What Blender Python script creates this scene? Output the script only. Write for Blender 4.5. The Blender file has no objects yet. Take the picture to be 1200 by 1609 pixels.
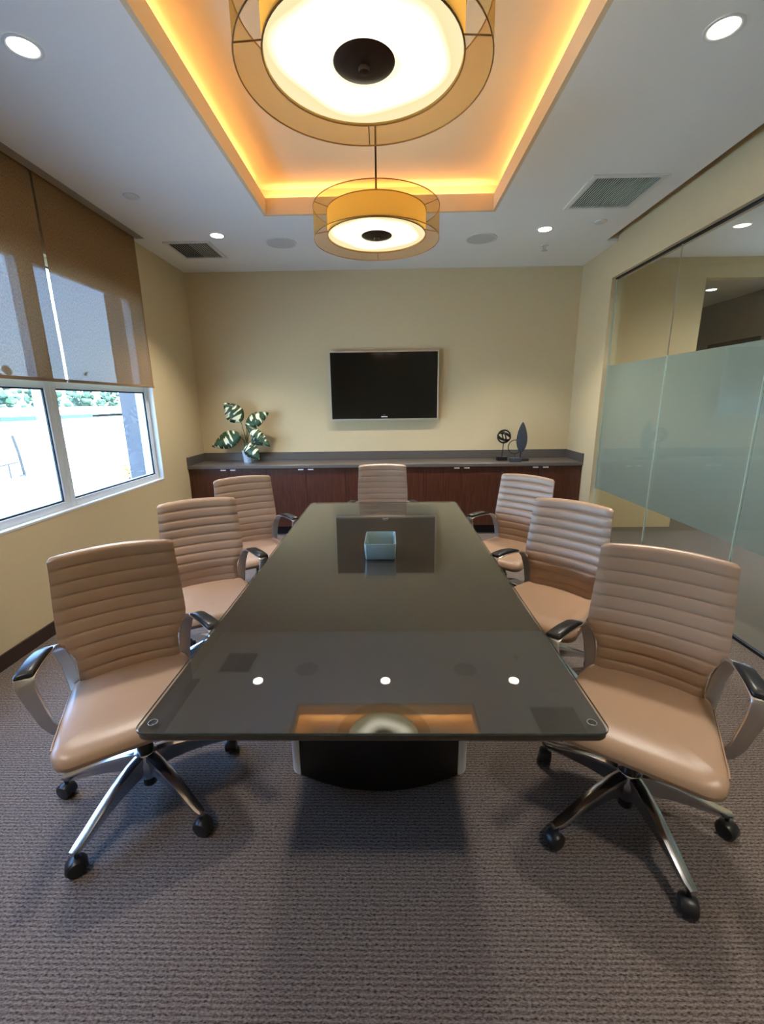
import bpy, bmesh, math, random
from mathutils import Vector, Matrix
random.seed(7)
scn = bpy.context.scene
COL = scn.collection
PI = math.pi

# ------------------------------------------------------------------ camera
F_PX, PITCH, YAW, ROLL, EYE = 687.6, 0.2442, -0.0182, -0.0127, 1.55
cam_data = bpy.data.cameras.new('camera')
cam_data.sensor_fit = 'HORIZONTAL'
cam_data.sensor_width = 36.0
cam_data.lens = 36.0 * F_PX / 1200.0
cam_data.clip_start = 0.02
cam_data.clip_end = 300
cam = bpy.data.objects.new('camera', cam_data)
COL.objects.link(cam)
_r0 = Vector((math.cos(YAW), -math.sin(YAW), 0))
_f0 = Vector((math.sin(YAW), math.cos(YAW), 0))
_z = Vector((0, 0, 1))
_fw = _f0 * math.cos(PITCH) - _z * math.sin(PITCH)
_up = _f0 * math.sin(PITCH) + _z * math.cos(PITCH)
_r = _r0 * math.cos(ROLL) + _up * math.sin(ROLL)
_u = _up * math.cos(ROLL) - _r0 * math.sin(ROLL)
_m = Matrix((_r, _u, -_fw)).transposed().to_4x4()
_m.translation = (0, 0, EYE)
cam.matrix_world = _m
scn.camera = cam

# ------------------------------------------------------------------ sky, sun, exposure
SKY_STRENGTH = 8.0
SUN_STRENGTH = 22.0
world = bpy.data.worlds.new('sky')
scn.world = world
world.use_nodes = True
wn = world.node_tree.nodes
wl = world.node_tree.links
wn.clear()
w_out = wn.new('ShaderNodeOutputWorld')
w_bg = wn.new('ShaderNodeBackground')
w_tc = wn.new('ShaderNodeTexCoord')
w_sep = wn.new('ShaderNodeSeparateXYZ')
w_ramp = wn.new('ShaderNodeValToRGB')
w_ramp.color_ramp.elements[0].position = 0.0
w_ramp.color_ramp.elements[0].color = (0.52, 0.71, 1.0, 1)
w_ramp.color_ramp.elements[1].position = 0.45
w_ramp.color_ramp.elements[1].color = (0.26, 0.47, 1.0, 1)
wl.new(w_tc.outputs['Generated'], w_sep.inputs[0])
wl.new(w_sep.outputs['Z'], w_ramp.inputs[0])
wl.new(w_ramp.outputs[0], w_bg.inputs['Color'])
w_bg.inputs['Strength'].default_value = SKY_STRENGTH
wl.new(w_bg.outputs[0], w_out.inputs['Surface'])

sun_data = bpy.data.lights.new('sun', 'SUN')
sun_data.energy = SUN_STRENGTH
sun_data.angle = math.radians(0.6)
sun_data.color = (1.0, 0.97, 0.92)
sun = bpy.data.objects.new('sun', sun_data)
COL.objects.link(sun)
sun.rotation_euler = Vector((-0.62, 0.35, -0.85)).to_track_quat('-Z', 'Y').to_euler()

vs = scn.view_settings
vs.view_transform = 'Standard'
vs.look = 'None'
vs.exposure = 1.12
vs.gamma = 1.0
vs.use_curve_mapping = False
scn.cycles.max_bounces = 10
scn.cycles.transparent_max_bounces = 24
scn.cycles.sample_clamp_indirect = 6.0
scn.cycles.caustics_reflective = False
scn.cycles.caustics_refractive = False

# lamp powers
DOWN_W = 130.0
PEND_W = 3.0
COVE_W = 1.7
PEND_EMIT = 1.55
WARM = (1.0, 0.80, 0.55)
AMBER = (1.0, 0.63, 0.29)

# ------------------------------------------------------------------ room numbers (metres)
CX = -0.065
XL, XR, YB, YF, ZC = -2.365, 2.235, 5.57, -1.25, 3.046
TRL, TRR, TRF, TRN = -0.985, 0.855, 4.027, 0.55

# ------------------------------------------------------------------ materials
def lin(r, g, b):
    def f(c):
        c /= 255.0
        return c / 12.92 if c <= 0.04045 else ((c + 0.055) / 1.055) ** 2.4
    return (f(r), f(g), f(b), 1.0)

MATS = {}
def new_mat(name):
    m = bpy.data.materials.new(name)
    m.use_nodes = True
    m.node_tree.nodes.clear()
    MATS[name] = m
    n, l = m.node_tree.nodes, m.node_tree.links
    out = n.new('ShaderNodeOutputMaterial')
    return m, n, l, out

def principled(name, col, rough=0.5, metal=0.0, spec=0.5, coat=0.0, noise=None, bump=None, grain=None):
    """noise=(scale, amount) colour mottling; bump=(scale, strength, distance); grain=(sx,sy,sz,colour2)"""
    m, n, l, out = new_mat(name)
    b = n.new('ShaderNodeBsdfPrincipled')
    b.inputs['Base Color'].default_value = col
    b.inputs['Roughness'].default_value = rough
    b.inputs['Metallic'].default_value = metal
    b.inputs['Specular IOR Level'].default_value = spec
    b.inputs['Coat Weight'].default_value = coat
    b.inputs['Coat Roughness'].default_value = 0.05
    l.new(b.outputs[0], out.inputs['Surface'])
    tc = n.new('ShaderNodeTexCoord')
    if noise:
        t = n.new('ShaderNodeTexNoise')
        t.inputs['Scale'].default_value = noise[0]
        t.inputs['Detail'].default_value = 4
        l.new(tc.outputs['Object'], t.inputs['Vector'])
        mx = n.new('ShaderNodeMix'); mx.data_type = 'RGBA'
        k = noise[1]
        mx.inputs[6].default_value = tuple(c * (1 - k) for c in col[:3]) + (1,)
        mx.inputs[7].default_value = tuple(min(1, c * (1 + k)) for c in col[:3]) + (1,)
        l.new(t.outputs['Fac'], mx.inputs[0])
        l.new(mx.outputs[2], b.inputs['Base Color'])
    if grain:
        mp = n.new('ShaderNodeMapping')
        mp.inputs['Scale'].default_value = grain[:3]
        t = n.new('ShaderNodeTexNoise')
        t.inputs['Scale'].default_value = 6.0
        t.inputs['Detail'].default_value = 6
        t.inputs['Distortion'].default_value = 0.6
        l.new(tc.outputs['Object'], mp.inputs[0]); l.new(mp.outputs[0], t.inputs['Vector'])
        r = n.new('ShaderNodeValToRGB')
        r.color_ramp.elements[0].position = 0.3; r.color_ramp.elements[0].color = col
        r.color_ramp.elements[1].position = 0.7; r.color_ramp.elements[1].color = grain[3]
        l.new(t.outputs['Fac'], r.inputs[0]); l.new(r.outputs[0], b.inputs['Base Color'])
    if bump:
        t = n.new('ShaderNodeTexNoise')
        t.inputs['Scale'].default_value = bump[0]
        t.inputs['Detail'].default_value = 3
        l.new(tc.outputs['Object'], t.inputs['Vector'])
        bp = n.new('ShaderNodeBump')
        bp.inputs['Strength'].default_value = bump[1]
        bp.inputs['Distance'].default_value = bump[2]
        l.new(t.outputs['Fac'], bp.inputs['Height'])
        l.new(bp.outputs[0], b.inputs['Normal'])
    return m

def emission(name, col, strength):
    m, n, l, out = new_mat(name)
    e = n.new('ShaderNodeEmission')
    e.inputs[0].default_value = tuple(col[:3]) + (1,)
    e.inputs[1].default_value = strength
    l.new(e.outputs[0], out.inputs['Surface'])
    return m

def sheet_glass(name, tint, rough=0.0, ior=1.5):
    """clear sheet glass: Fresnel mix of reflection and straight transmission"""
    m, n, l, out = new_mat(name)
    g = n.new('ShaderNodeBsdfGlossy'); g.inputs['Roughness'].default_value = rough
    t = n.new('ShaderNodeBsdfTransparent'); t.inputs[0].default_value = tint
    geo = n.new('ShaderNodeNewGeometry')
    mr = n.new('ShaderNodeMapRange')
    mr.inputs['To Min'].default_value = ior; mr.inputs['To Max'].default_value = 1 / ior
    l.new(geo.outputs['Backfacing'], mr.inputs['Value'])
    fr = n.new('ShaderNodeFresnel')
    l.new(mr.outputs[0], fr.inputs['IOR'])
    mx = n.new('ShaderNodeMixShader')
    l.new(fr.outputs[0], mx.inputs[0]); l.new(t.outputs[0], mx.inputs[1]); l.new(g.outputs[0], mx.inputs[2])
    l.new(mx.outputs[0], out.inputs['Surface'])
    return m

def fabric_sheer(name, col, see_through, translucent, weave=None, tint=(1, 1, 1, 1)):
    m, n, l, out = new_mat(name)
    d = n.new('ShaderNodeBsdfDiffuse'); d.inputs[0].default_value = col
    tr = n.new('ShaderNodeBsdfTranslucent'); tr.inputs[0].default_value = col
    tp = n.new('ShaderNodeBsdfTransparent'); tp.inputs[0].default_value = tint
    a = n.new('ShaderNodeMixShader'); a.inputs[0].default_value = translucent
    l.new(d.outputs[0], a.inputs[1]); l.new(tr.outputs[0], a.inputs[2])
    b = n.new('ShaderNodeMixShader'); b.inputs[0].default_value = see_through
    l.new(a.outputs[0], b.inputs[1]); l.new(tp.outputs[0], b.inputs[2])
    if weave:
        tc = n.new('ShaderNodeTexCoord')
        mp = n.new('ShaderNodeMapping'); mp.inputs['Scale'].default_value = weave
        t = n.new('ShaderNodeTexNoise'); t.inputs['Scale'].default_value = 1.0; t.inputs['Detail'].default_value = 2
        mr = n.new('ShaderNodeMapRange')
        mr.inputs['From Min'].default_value = 0.3; mr.inputs['From Max'].default_value = 0.7
        mr.inputs['To Min'].default_value = see_through * 0.65; mr.inputs['To Max'].default_value = see_through * 1.35
        l.new(tc.outputs['Object'], mp.inputs[0]); l.new(mp.outputs[0], t.inputs['Vector'])
        l.new(t.outputs['Fac'], mr.inputs['Value']); l.new(mr.outputs[0], b.inputs[0])
        cr = n.new('ShaderNodeValToRGB')
        cr.color_ramp.elements[0].position = 0.3; cr.color_ramp.elements[0].color = tuple(c * 0.72 for c in col[:3]) + (1,)
        cr.color_ramp.elements[1].position = 0.7; cr.color_ramp.elements[1].color = tuple(min(1, c * 1.25) for c in col[:3]) + (1,)
        l.new(t.outputs['Fac'], cr.inputs[0]); l.new(cr.outputs[0], d.inputs[0]); l.new(cr.outputs[0], tr.inputs[0])
    l.new(b.outputs[0], out.inputs['Surface'])
    return m

M_WALL = principled('beige_wall_paint', lin(213, 196, 159), 0.75, spec=0.2, noise=(30, 0.03), bump=(220, 0.08, 0.002))
M_CEIL = principled('white_ceiling_paint', lin(243, 242, 238), 0.85, spec=0.1, noise=(160, 0.02), bump=(300, 0.06, 0.002))
M_TRAY = principled('cream_tray_paint', lin(226, 204, 170), 0.8, spec=0.1)
M_WHITE = principled('white_metal_paint', lin(228, 228, 224), 0.4)
M_GRILLE = principled('speaker_grille', lin(208, 208, 206), 0.6, noise=(900, 0.1))
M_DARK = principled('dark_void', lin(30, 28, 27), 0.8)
M_BASE = principled('brown_baseboard', lin(58, 42, 36), 0.5)
M_POCKET = principled('taupe_pocket_plate', lin(170, 156, 138), 0.6)
M_STEEL = principled('polished_aluminium', lin(205, 208, 212), 0.16, metal=1.0)
M_SATIN = principled('satin_aluminium', lin(212, 208, 203), 0.36, metal=1.0)
M_BLACKP = principled('black_plastic', lin(26, 26, 28), 0.38)
M_PAD = principled('black_arm_pad', lin(30, 31, 33), 0.33, bump=(500, 0.08, 0.001))
M_LEATHER = principled('tan_leather', lin(170, 141, 117), 0.34, noise=(9, 0.05), bump=(420, 0.12, 0.0012))
M_TABLE = principled('espresso_wood', lin(60, 52, 47), 0.4, grain=(14, 1.2, 14, lin(72, 61, 54)))
M_TEDGE = principled('espresso_edge', lin(46, 32, 26), 0.35)
M_PULL = principled('bright_pull_metal', lin(226, 222, 214), 0.3, metal=0.2)
M_POST = principled('silver_post_paint', lin(208, 212, 220), 0.35, metal=0.0)
M_PED = principled('black_pedestal_laminate', lin(17, 15, 15), 0.45)
M_CAB = principled('red_brown_cabinet_wood', lin(62, 32, 22), 0.32, grain=(10, 10, 0.7, lin(92, 50, 33)))
M_CABIN = principled('cabinet_shadow_gap', lin(30, 18, 14), 0.7)
M_COUNTER = principled('grey_quartz', lin(96, 89, 84), 0.28, noise=(140, 0.16))
M_TVFRAME = principled('silver_tv_frame', lin(206, 200, 188), 0.3, metal=0.35)
M_TVBEZEL = principled('black_gloss_bezel', lin(12, 12, 14), 0.08)
M_TVSCREEN = principled('black_screen', lin(6, 6, 7), 0.12)
M_LOGO = principled('silver_badge', lin(220, 220, 220), 0.3)
M_CERAMIC = principled('teal_ceramic', lin(150, 172, 174), 0.25, noise=(40, 0.08))
M_POT = principled('pale_blue_ceramic', lin(196, 214, 232), 0.3)
M_SOIL = principled('soil', lin(44, 33, 25), 0.9, noise=(80, 0.3))
M_STEM = principled('plant_stem', lin(48, 66, 40), 0.5)
M_IRON = principled('dark_iron', lin(38, 36, 38), 0.45, metal=0.4)
M_SLATE = principled('slate_blue_metal', lin(58, 64, 76), 0.5, noise=(60, 0.15))
M_BRONZE = principled('dark_bronze', lin(58, 40, 28), 0.35, metal=0.6)
M_WIRE = principled('brass_wire', lin(150, 110, 58), 0.4, metal=0.5)
M_FRAME = principled('pale_window_frame', lin(214, 224, 232), 0.45)
M_GASKET = principled('black_gasket', lin(20, 22, 26), 0.6)
M_REVEAL = principled('white_window_reveal', lin(225, 225, 222), 0.6)
M_STUCCO = principled('exterior_stucco', lin(88, 84, 86), 0.9, bump=(60, 0.05, 0.004))
M_EXTWHITE = principled('white_render', lin(240, 240, 236), 0.9)
M_GUTTER = principled('blue_grey_gutter', lin(34, 52, 66), 0.6)
M_GROUND = principled('pale_concrete', lin(190, 190, 184), 0.9, noise=(0.6, 0.06))
M_ROOFT = principled('roof_tile', lin(170, 150, 135), 0.9)
M_BARK = principled('bark', lin(80, 64, 50), 0.9)
M_FOLIAGE = principled('leafy_green', lin(42, 66, 46), 0.7, noise=(3, 0.3))
M_HEDGE = principled('yellow_green_leaf', lin(170, 176, 80), 0.7, noise=(12, 0.3))
M_RAIL = principled('dark_rail', lin(24, 26, 30), 0.5)
M_CORR_FLOOR = principled('dark_corridor_carpet', lin(104, 96, 86), 0.95, noise=(200, 0.2))
M_HALL = principled('hall_brown_paint', lin(150, 132, 112), 0.8)
M_DOOR = principled('dark_hall_door', lin(66, 58, 52), 0.5)
M_SHEER = fabric_sheer('gold_sheer_organza', lin(196, 152, 70), 0.60, 0.45, tint=(1, 0.92, 0.70, 1))
M_DRUM = fabric_sheer('gold_drum_fabric', lin(214, 174, 92), 0.02, 0.55)
M_BLIND = fabric_sheer('tan_screen_fabric', lin(152, 123, 88), 0.034, 0.05, weave=(60, 170, 75))
M_HEM = principled('blind_hem_bar', lin(150, 124, 92), 0.6)
M_GLASS = sheet_glass('clear_partition_glass', (0.95, 0.985, 0.97, 1))
M_WGLASS = sheet_glass('window_glass', (0.90, 0.98, 0.97, 1))
M_TGLASS = sheet_glass('table_glass', (0.97, 0.985, 0.975, 1), 0.0, 1.68)
M_GEDGE = fabric_sheer('piped_light_glass_edge', lin(238, 252, 248), 0.02, 0.5)  # near-white colour stands in for light piped along the pane edges
M_TGEDGE = fabric_sheer('dark_green_glass_edge', lin(92, 108, 102), 0.3, 0.4)
M_BUMPER = sheet_glass('clear_bumper', (0.8, 0.85, 0.85, 1), 0.1)
M_LENS = emission('downlight_lens_glow', (1.0, 0.93, 0.80), 9.0)
M_LENS_HALL = emission('hall_lens_glow', (1.0, 0.95, 0.86), 7.0)

def make_frost():
    m, n, l, out = new_mat('frosted_film')
    d = n.new('ShaderNodeBsdfDiffuse'); d.inputs[0].default_value = lin(188, 192, 184)
    tr = n.new('ShaderNodeBsdfTranslucent'); tr.inputs[0].default_value = lin(198, 204, 195)
    a = n.new('ShaderNodeMixShader'); a.inputs[0].default_value = 0.5
    l.new(d.outputs[0], a.inputs[1]); l.new(tr.outputs[0], a.inputs[2])
    l.new(a.outputs[0], out.inputs['Surface'])
    return m
M_FROST = make_frost()

def make_carpet():
    m, n, l, out = new_mat('ribbed_loop_carpet')
    b = n.new('ShaderNodeBsdfPrincipled')
    b.inputs['Roughness'].default_value = 0.95
    b.inputs['Specular IOR Level'].default_value = 0.1
    tc = n.new('ShaderNodeTexCoord')
    mp = n.new('ShaderNodeMapping'); mp.inputs['Scale'].default_value = (110, 260, 1)
    t1 = n.new('ShaderNodeTexNoise'); t1.inputs['Scale'].default_value = 1.0; t1.inputs['Detail'].default_value = 3
    l.new(tc.outputs['Object'], mp.inputs[0]); l.new(mp.outputs[0], t1.inputs['Vector'])
    # wavy rows running across the room
    wv = n.new('ShaderNodeTexWave'); wv.wave_type = 'BANDS'; wv.bands_direction = 'Y'
    wv.inputs['Scale'].default_value = 24.0; wv.inputs['Distortion'].default_value = 3.5
    wv.inputs['Detail'].default_value = 3; wv.inputs['Detail Scale'].default_value = 2.2; wv.inputs['Detail Roughness'].default_value = 0.7
    l.new(tc.outputs['Object'], wv.inputs['Vector'])
    ad = n.new('ShaderNodeMath'); ad.operation = 'MULTIPLY_ADD'
    ad.inputs[1].default_value = 0.20
    l.new(wv.outputs['Fac'], ad.inputs[0])
    sc_ = n.new('ShaderNodeMath'); sc_.operation = 'MULTIPLY'; sc_.inputs[1].default_value = 0.95
    l.new(t1.outputs['Fac'], sc_.inputs[0]); l.new(sc_.outputs[0], ad.inputs[2])
    r = n.new('ShaderNodeValToRGB')
    r.color_ramp.elements[0].position = 0.30; r.color_ramp.elements[0].color = lin(30, 26, 25)
    r.color_ramp.elements[1].position = 0.82; r.color_ramp.elements[1].color = lin(138, 125, 118)
    l.new(ad.outputs[0], r.inputs[0]); l.new(r.outputs[0], b.inputs['Base Color'])
    bp = n.new('ShaderNodeBump'); bp.inputs['Strength'].default_value = 0.6; bp.inputs['Distance'].default_value = 0.004
    l.new(ad.outputs[0], bp.inputs['Height']); l.new(bp.outputs[0], b.inputs['Normal'])
    l.new(b.outputs[0], out.inputs['Surface'])
    return m
M_CARPET = make_carpet()

def make_diffuser():
    """glowing lamp diffuser: brightest over the bulbs half way out, yellower at the rim"""
    m, n, l, out = new_mat('lamp_diffuser_glow')
    tc = n.new('ShaderNodeTexCoord')
    ln = n.new('ShaderNodeVectorMath'); ln.operation = 'LENGTH'
    l.new(tc.outputs['Object'], ln.inputs[0])
    nz = n.new('ShaderNodeTexNoise'); nz.inputs['Scale'].default_value = 4.0; nz.inputs['Detail'].default_value = 0
    l.new(tc.outputs['Object'], nz.inputs['Vector'])
    ad = n.new('ShaderNodeMath'); ad.operation = 'MULTIPLY_ADD'; ad.inputs[1].default_value = 0.12; ad.inputs[2].default_value = -0.06
    l.new(nz.outputs['Fac'], ad.inputs[0])
    sm = n.new('ShaderNodeMath'); sm.operation = 'ADD'
    l.new(ln.outputs['Value'], sm.inputs[0]); l.new(ad.outputs[0], sm.inputs[1])
    r = n.new('ShaderNodeValToRGB')
    e = r.color_ramp.elements
    e[0].position = 0.09; e[0].color = (0.40, 0.36, 0.24, 1)
    e[1].position = 0.295; e[1].color = (0.30, 0.26, 0.15, 1)
    k = e.new(0.15); k.color = (1, 0.93, 0.74, 1)
    k = e.new(0.18); k.color = (1, 0.92, 0.70, 1)
    k = e.new(0.262); k.color = (0.29, 0.25, 0.135, 1)
    l.new(sm.outputs[0], r.inputs[0])
    em = n.new('ShaderNodeEmission'); em.inputs[1].default_value = PEND_EMIT
    l.new(r.outputs[0], em.inputs[0]); l.new(em.outputs[0], out.inputs['Surface'])
    return m
M_DIFF = make_diffuser()

def make_variegated():
    m, n, l, out = new_mat('variegated_leaf')
    b = n.new('ShaderNodeBsdfPrincipled'); b.inputs['Roughness'].default_value = 0.4
    tc = n.new('ShaderNodeTexCoord')
    mp = n.new('ShaderNodeMapping'); mp.inputs['Scale'].default_value = (26, 8, 8); mp.inputs['Rotation'].default_value = (0, 0, 0.5)
    oi = n.new('ShaderNodeObjectInfo'); ml = n.new('ShaderNodeMath'); ml.operation = 'MULTIPLY'; ml.inputs[1].default_value = 37.0
    l.new(oi.outputs['Random'], ml.inputs[0]); l.new(ml.outputs[0], mp.inputs['Location'])
    t = n.new('ShaderNodeTexNoise'); t.inputs['Scale'].default_value = 1.0; t.inputs['Detail'].default_value = 1
    l.new(tc.outputs['Object'], mp.inputs[0]); l.new(mp.outputs[0], t.inputs['Vector'])
    r = n.new('ShaderNodeValToRGB'); r.color_ramp.interpolation = 'EASE'
    r.color_ramp.elements[0].position = 0.56; r.color_ramp.elements[0].color = lin(44, 72, 42)
    r.color_ramp.elements[1].position = 0.61; r.color_ramp.elements[1].color = lin(236, 240, 208)
    l.new(t.outputs['Fac'], r.inputs[0]); l.new(r.outputs[0], b.inputs['Base Color'])
    l.new(b.outputs[0], out.inputs['Surface'])
    return m
M_LEAF = make_variegated()

# ------------------------------------------------------------------ mesh helpers
def add_box(bm, x0, x1, y0, y1, z0, z1):
    v = [bm.verts.new(p) for p in ((x0,y0,z0),(x1,y0,z0),(x1,y1,z0),(x0,y1,z0),(x0,y0,z1),(x1,y0,z1),(x1,y1,z1),(x0,y1,z1))]
    for f in ((3,2,1,0),(4,5,6,7),(0,1,5,4),(1,2,6,5),(2,3,7,6),(3,0,4,7)):
        bm.faces.new([v[i] for i in f])
    return v

def bm_box(*a, bevel=0.0, seg=2):
    bm = bmesh.new(); add_box(bm, *a)
    if bevel:
        bmesh.ops.bevel(bm, geom=list(bm.edges), offset=bevel, segments=seg, affect='EDGES', profile=0.5)
    return bm

def loft(bm, rings, cap0=True, cap1=True, closed=True):
    vr = [[bm.verts.new(p) for p in r] for r in rings]
    n = len(rings[0])
    for a, b in zip(vr[:-1], vr[1:]):
        for i in range(n if closed else n - 1):
            j = (i + 1) % n
            bm.faces.new((a[i], a[j], b[j], b[i]))
    if cap0: bm.faces.new(list(reversed(vr[0])))
    if cap1: bm.faces.new(vr[-1])
    return vr

def lathe(bm, prof, n=32, c=(0, 0, 0), cap0=True, cap1=True, axis='Z'):
    rings = []
    for r, z in prof:
        ring = []
        for i in range(n):
            a = 2 * PI * i / n
            p = (r * math.cos(a), r * math.sin(a), z)
            if axis == 'X': p = (p[2], p[0], p[1])
            if axis == 'Y': p = (p[1], p[2], p[0])
            ring.append((p[0] + c[0], p[1] + c[1], p[2] + c[2]))
        rings.append(ring)
    return loft(bm, rings, cap0, cap1)

def tube(bm, pts, r, n=8, r_end=None):
    pts = [Vector(p) for p in pts]
    rings = []
    for i, p in enumerate(pts):
        t = (pts[min(i + 1, len(pts) - 1)] - pts[max(i - 1, 0)]).normalized()
        up = Vector((0, 0, 1)) if abs(t.z) < 0.9 else Vector((1, 0, 0))
        s = t.cross(up).normalized(); u = s.cross(t)
        rr = r if r_end is None else r + (r_end - r) * i / (len(pts) - 1)
        rings.append([p + (s * math.cos(2 * PI * k / n) + u * math.sin(2 * PI * k / n)) * rr for k in range(n)])
    loft(bm, rings)

def torus(bm, R, r, mat, n=32, k=6):
    vr = []
    for i in range(n):
        a = 2 * PI * i / n
        vr.append([bm.verts.new(mat @ Vector(((R + r * math.cos(2 * PI * j / k)) * math.cos(a), (R + r * math.cos(2 * PI * j / k)) * math.sin(a), r * math.sin(2 * PI * j / k)))) for j in range(k)])
    for i in range(n):
        a, b = vr[i], vr[(i + 1) % n]
        for j in range(k):
            bm.faces.new((a[j], b[j], b[(j + 1) % k], a[(j + 1) % k]))

def prism(bm, poly, z0, z1):
    loft(bm, [[(x, y, z0) for x, y in poly], [(x, y, z1) for x, y in poly]])

def to_mesh(name, bm, mat, smooth=35):
    bmesh.ops.recalc_face_normals(bm, faces=list(bm.faces))
    me = bpy.data.meshes.new(name)
    bm.to_mesh(me); bm.free()
    me.materials.append(mat)
    if smooth:
        me.polygons.foreach_set('use_smooth', [True] * len(me.polygons))
        me.set_sharp_from_angle(angle=math.radians(smooth))
    return me

def place(name, me, parent=None, loc=(0, 0, 0), rot=(0, 0, 0)):
    o = bpy.data.objects.new(name, me)
    COL.objects.link(o)
    o.location = loc; o.rotation_euler = rot
    if parent is not None: o.parent = parent
    return o

def obj(name, bm, mat, parent=None, loc=(0, 0, 0), rot=(0, 0, 0), smooth=35):
    return place(name, to_mesh(name, bm, mat, smooth), parent, loc, rot)

def tag(o, label=None, cat=None, group=None, kind=None):
    if label: o['label'] = label
    if cat: o['category'] = cat
    if group: o['group'] = group
    if kind: o['kind'] = kind
    return o

def thing(name, label, cat, loc=(0, 0, 0), rz=0.0, group=None):
    o = bpy.data.objects.new(name, None)
    o.empty_display_size = 0.1
    COL.objects.link(o)
    o.location = loc; o.rotation_euler = (0, 0, rz)
    return tag(o, label, cat, group)

def struct(name, bm, mat, label, cat, smooth=0, parent=None):
    o = obj(name, bm, mat, parent, smooth=smooth)
    return tag(o, label, cat, kind='structure')

def sbox(name, mat, label, cat, *b):
    return struct(name, bm_box(*b), mat, label, cat)

# ------------------------------------------------------------------ room shell
sbox('floor', M_CARPET, 'brown grey ribbed loop carpet floor of the meeting room', 'floor', XL - 0.15, XR + 0.06, YF, YB, -0.1, 0)
sbox('wall_back', M_WALL, 'beige painted wall behind the television and cabinets', 'wall', XL - 0.15, XR + 0.12, YB, YB + 0.15, -0.1, 3.5)
sbox('wall_front', M_WALL, 'beige wall behind the camera position', 'wall', XL - 0.15, XR + 0.12, YF - 0.15, YF, -0.1, 3.5)

WY0, WY1, WZ0, WZ1 = 0.62, 4.505, 0.81, 2.575     # window opening in the left wall
bm = bmesh.new()
add_box(bm, XL - 0.15, XL, YF, WY0, -0.1, 3.5)
add_box(bm, XL - 0.15, XL, WY1, YB, -0.1, 3.5)
add_box(bm, XL - 0.15, XL, WY0, WY1, -0.1, WZ0)
add_box(bm, XL - 0.15, XL, WY0, WY1, WZ1, 3.5)
struct('wall_left', bm, M_WALL, 'beige wall holding the wide window', 'wall')
sbox('baseboard_left', M_BASE, 'dark brown baseboard under the window wall', 'baseboard', XL, XL + 0.012, YF, 5.06, 0, 0.095)

GY1, GZ1 = 4.832, 2.73                              # glass partition opening
bm = bmesh.new()
add_box(bm, XR, XR + 0.12, GY1, YB, -0.1, 3.5)
add_box(bm, XR, XR + 0.12, 0.79, GY1, GZ1, 3.5)
add_box(bm, XR, XR + 0.12, YF, 0.79, -0.1, 3.5)
struct('wall_right', bm, M_WALL, 'beige wall and header around the glass partition', 'wall')

# ceiling around the tray and the two pockets
PLX, PLY = -2.238, 4.50
PRX, PRY = 2.115, 4.78
bm = bmesh.new()
LT = 0.025
add_box(bm, TRL - LT, TRR + LT, TRF + LT, YB, ZC, ZC + 0.02)
add_box(bm, TRL - LT, TRR + LT, YF, TRN - LT, ZC, ZC + 0.02)
add_box(bm, PLX, TRL - LT, YF, YB, ZC, ZC + 0.02)
add_box(bm, TRR + LT, PRX, YF, YB, ZC, ZC + 0.02)
add_box(bm, XL, PLX, PLY, YB, ZC, ZC + 0.02)
add_box(bm, PRX, XR, PRY, YB, ZC, ZC + 0.02)
struct('ceiling', bm, M_CEIL, 'flat white ceiling around the lit tray recess', 'ceiling')
bm = bmesh.new()
add_box(bm, PRX - 0.02, PRX, YF, PRY, ZC + 0.02, ZC + 0.16)
add_box(bm, PRX - 0.02, XR, YF, PRY + 0.02, ZC + 0.16, ZC + 0.18)
add_box(bm, PRX, XR, PRY, PRY + 0.02, ZC + 0.02, ZC + 0.16)
struct('trim_1', bm, M_WALL, 'recessed empty shade pocket along the glass wall ceiling', 'ceiling pocket')
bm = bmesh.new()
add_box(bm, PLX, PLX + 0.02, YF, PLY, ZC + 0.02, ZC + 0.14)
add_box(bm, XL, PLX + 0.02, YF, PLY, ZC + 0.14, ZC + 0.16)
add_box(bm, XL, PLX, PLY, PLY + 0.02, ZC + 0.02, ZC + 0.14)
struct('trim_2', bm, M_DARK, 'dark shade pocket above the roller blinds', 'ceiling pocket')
sbox('trim_3', M_POCKET, 'taupe closure plate of the blind pocket', 'trim', -2.322, PLX, YF, PLY - 0.005, ZC + 0.004, ZC + 0.012)

# tray: lip, cove trough, raised ceiling
LIP, CV, TZ = 3.168, 0.15, 3.285
bm = bmesh.new()
t = 0.025
x0, x1, y0, y1 = TRL, TRR, TRN, TRF
for (a, b, c, d) in ((x0 - t, x0, y0 - t, y1 + t), (x1, x1 + t, y0 - t, y1 + t), (x0, x1, y1, y1 + t), (x0, x1, y0 - t, y0)):
    add_box(bm, a, b, c, d, ZC, LIP)
struct('trim_4', bm, M_TRAY, 'cream upstand lip around the ceiling tray', 'tray lip')
bm = bmesh.new()
X0, X1, Y0, Y1 = x0 - CV, x1 + CV, y0 - CV, y1 + CV
w = 0.02
for (a, b, c, d) in ((X0 - w, X0, Y0, Y1), (X1, X1 + w, Y0, Y1), (X0 - w, X1 + w, Y1, Y1 + w), (X0 - w, X1 + w, Y0 - w, Y0)):
    add_box(bm, a, b, c, d, ZC + 0.02, TZ + 0.02)
add_box(bm, X0 - w, X1 + w, Y0 - w, Y1 + w, TZ, TZ + 0.02)
struct('ceiling_tray', bm, M_TRAY, 'raised cream tray ceiling glowing with warm cove light', 'ceiling')

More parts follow.
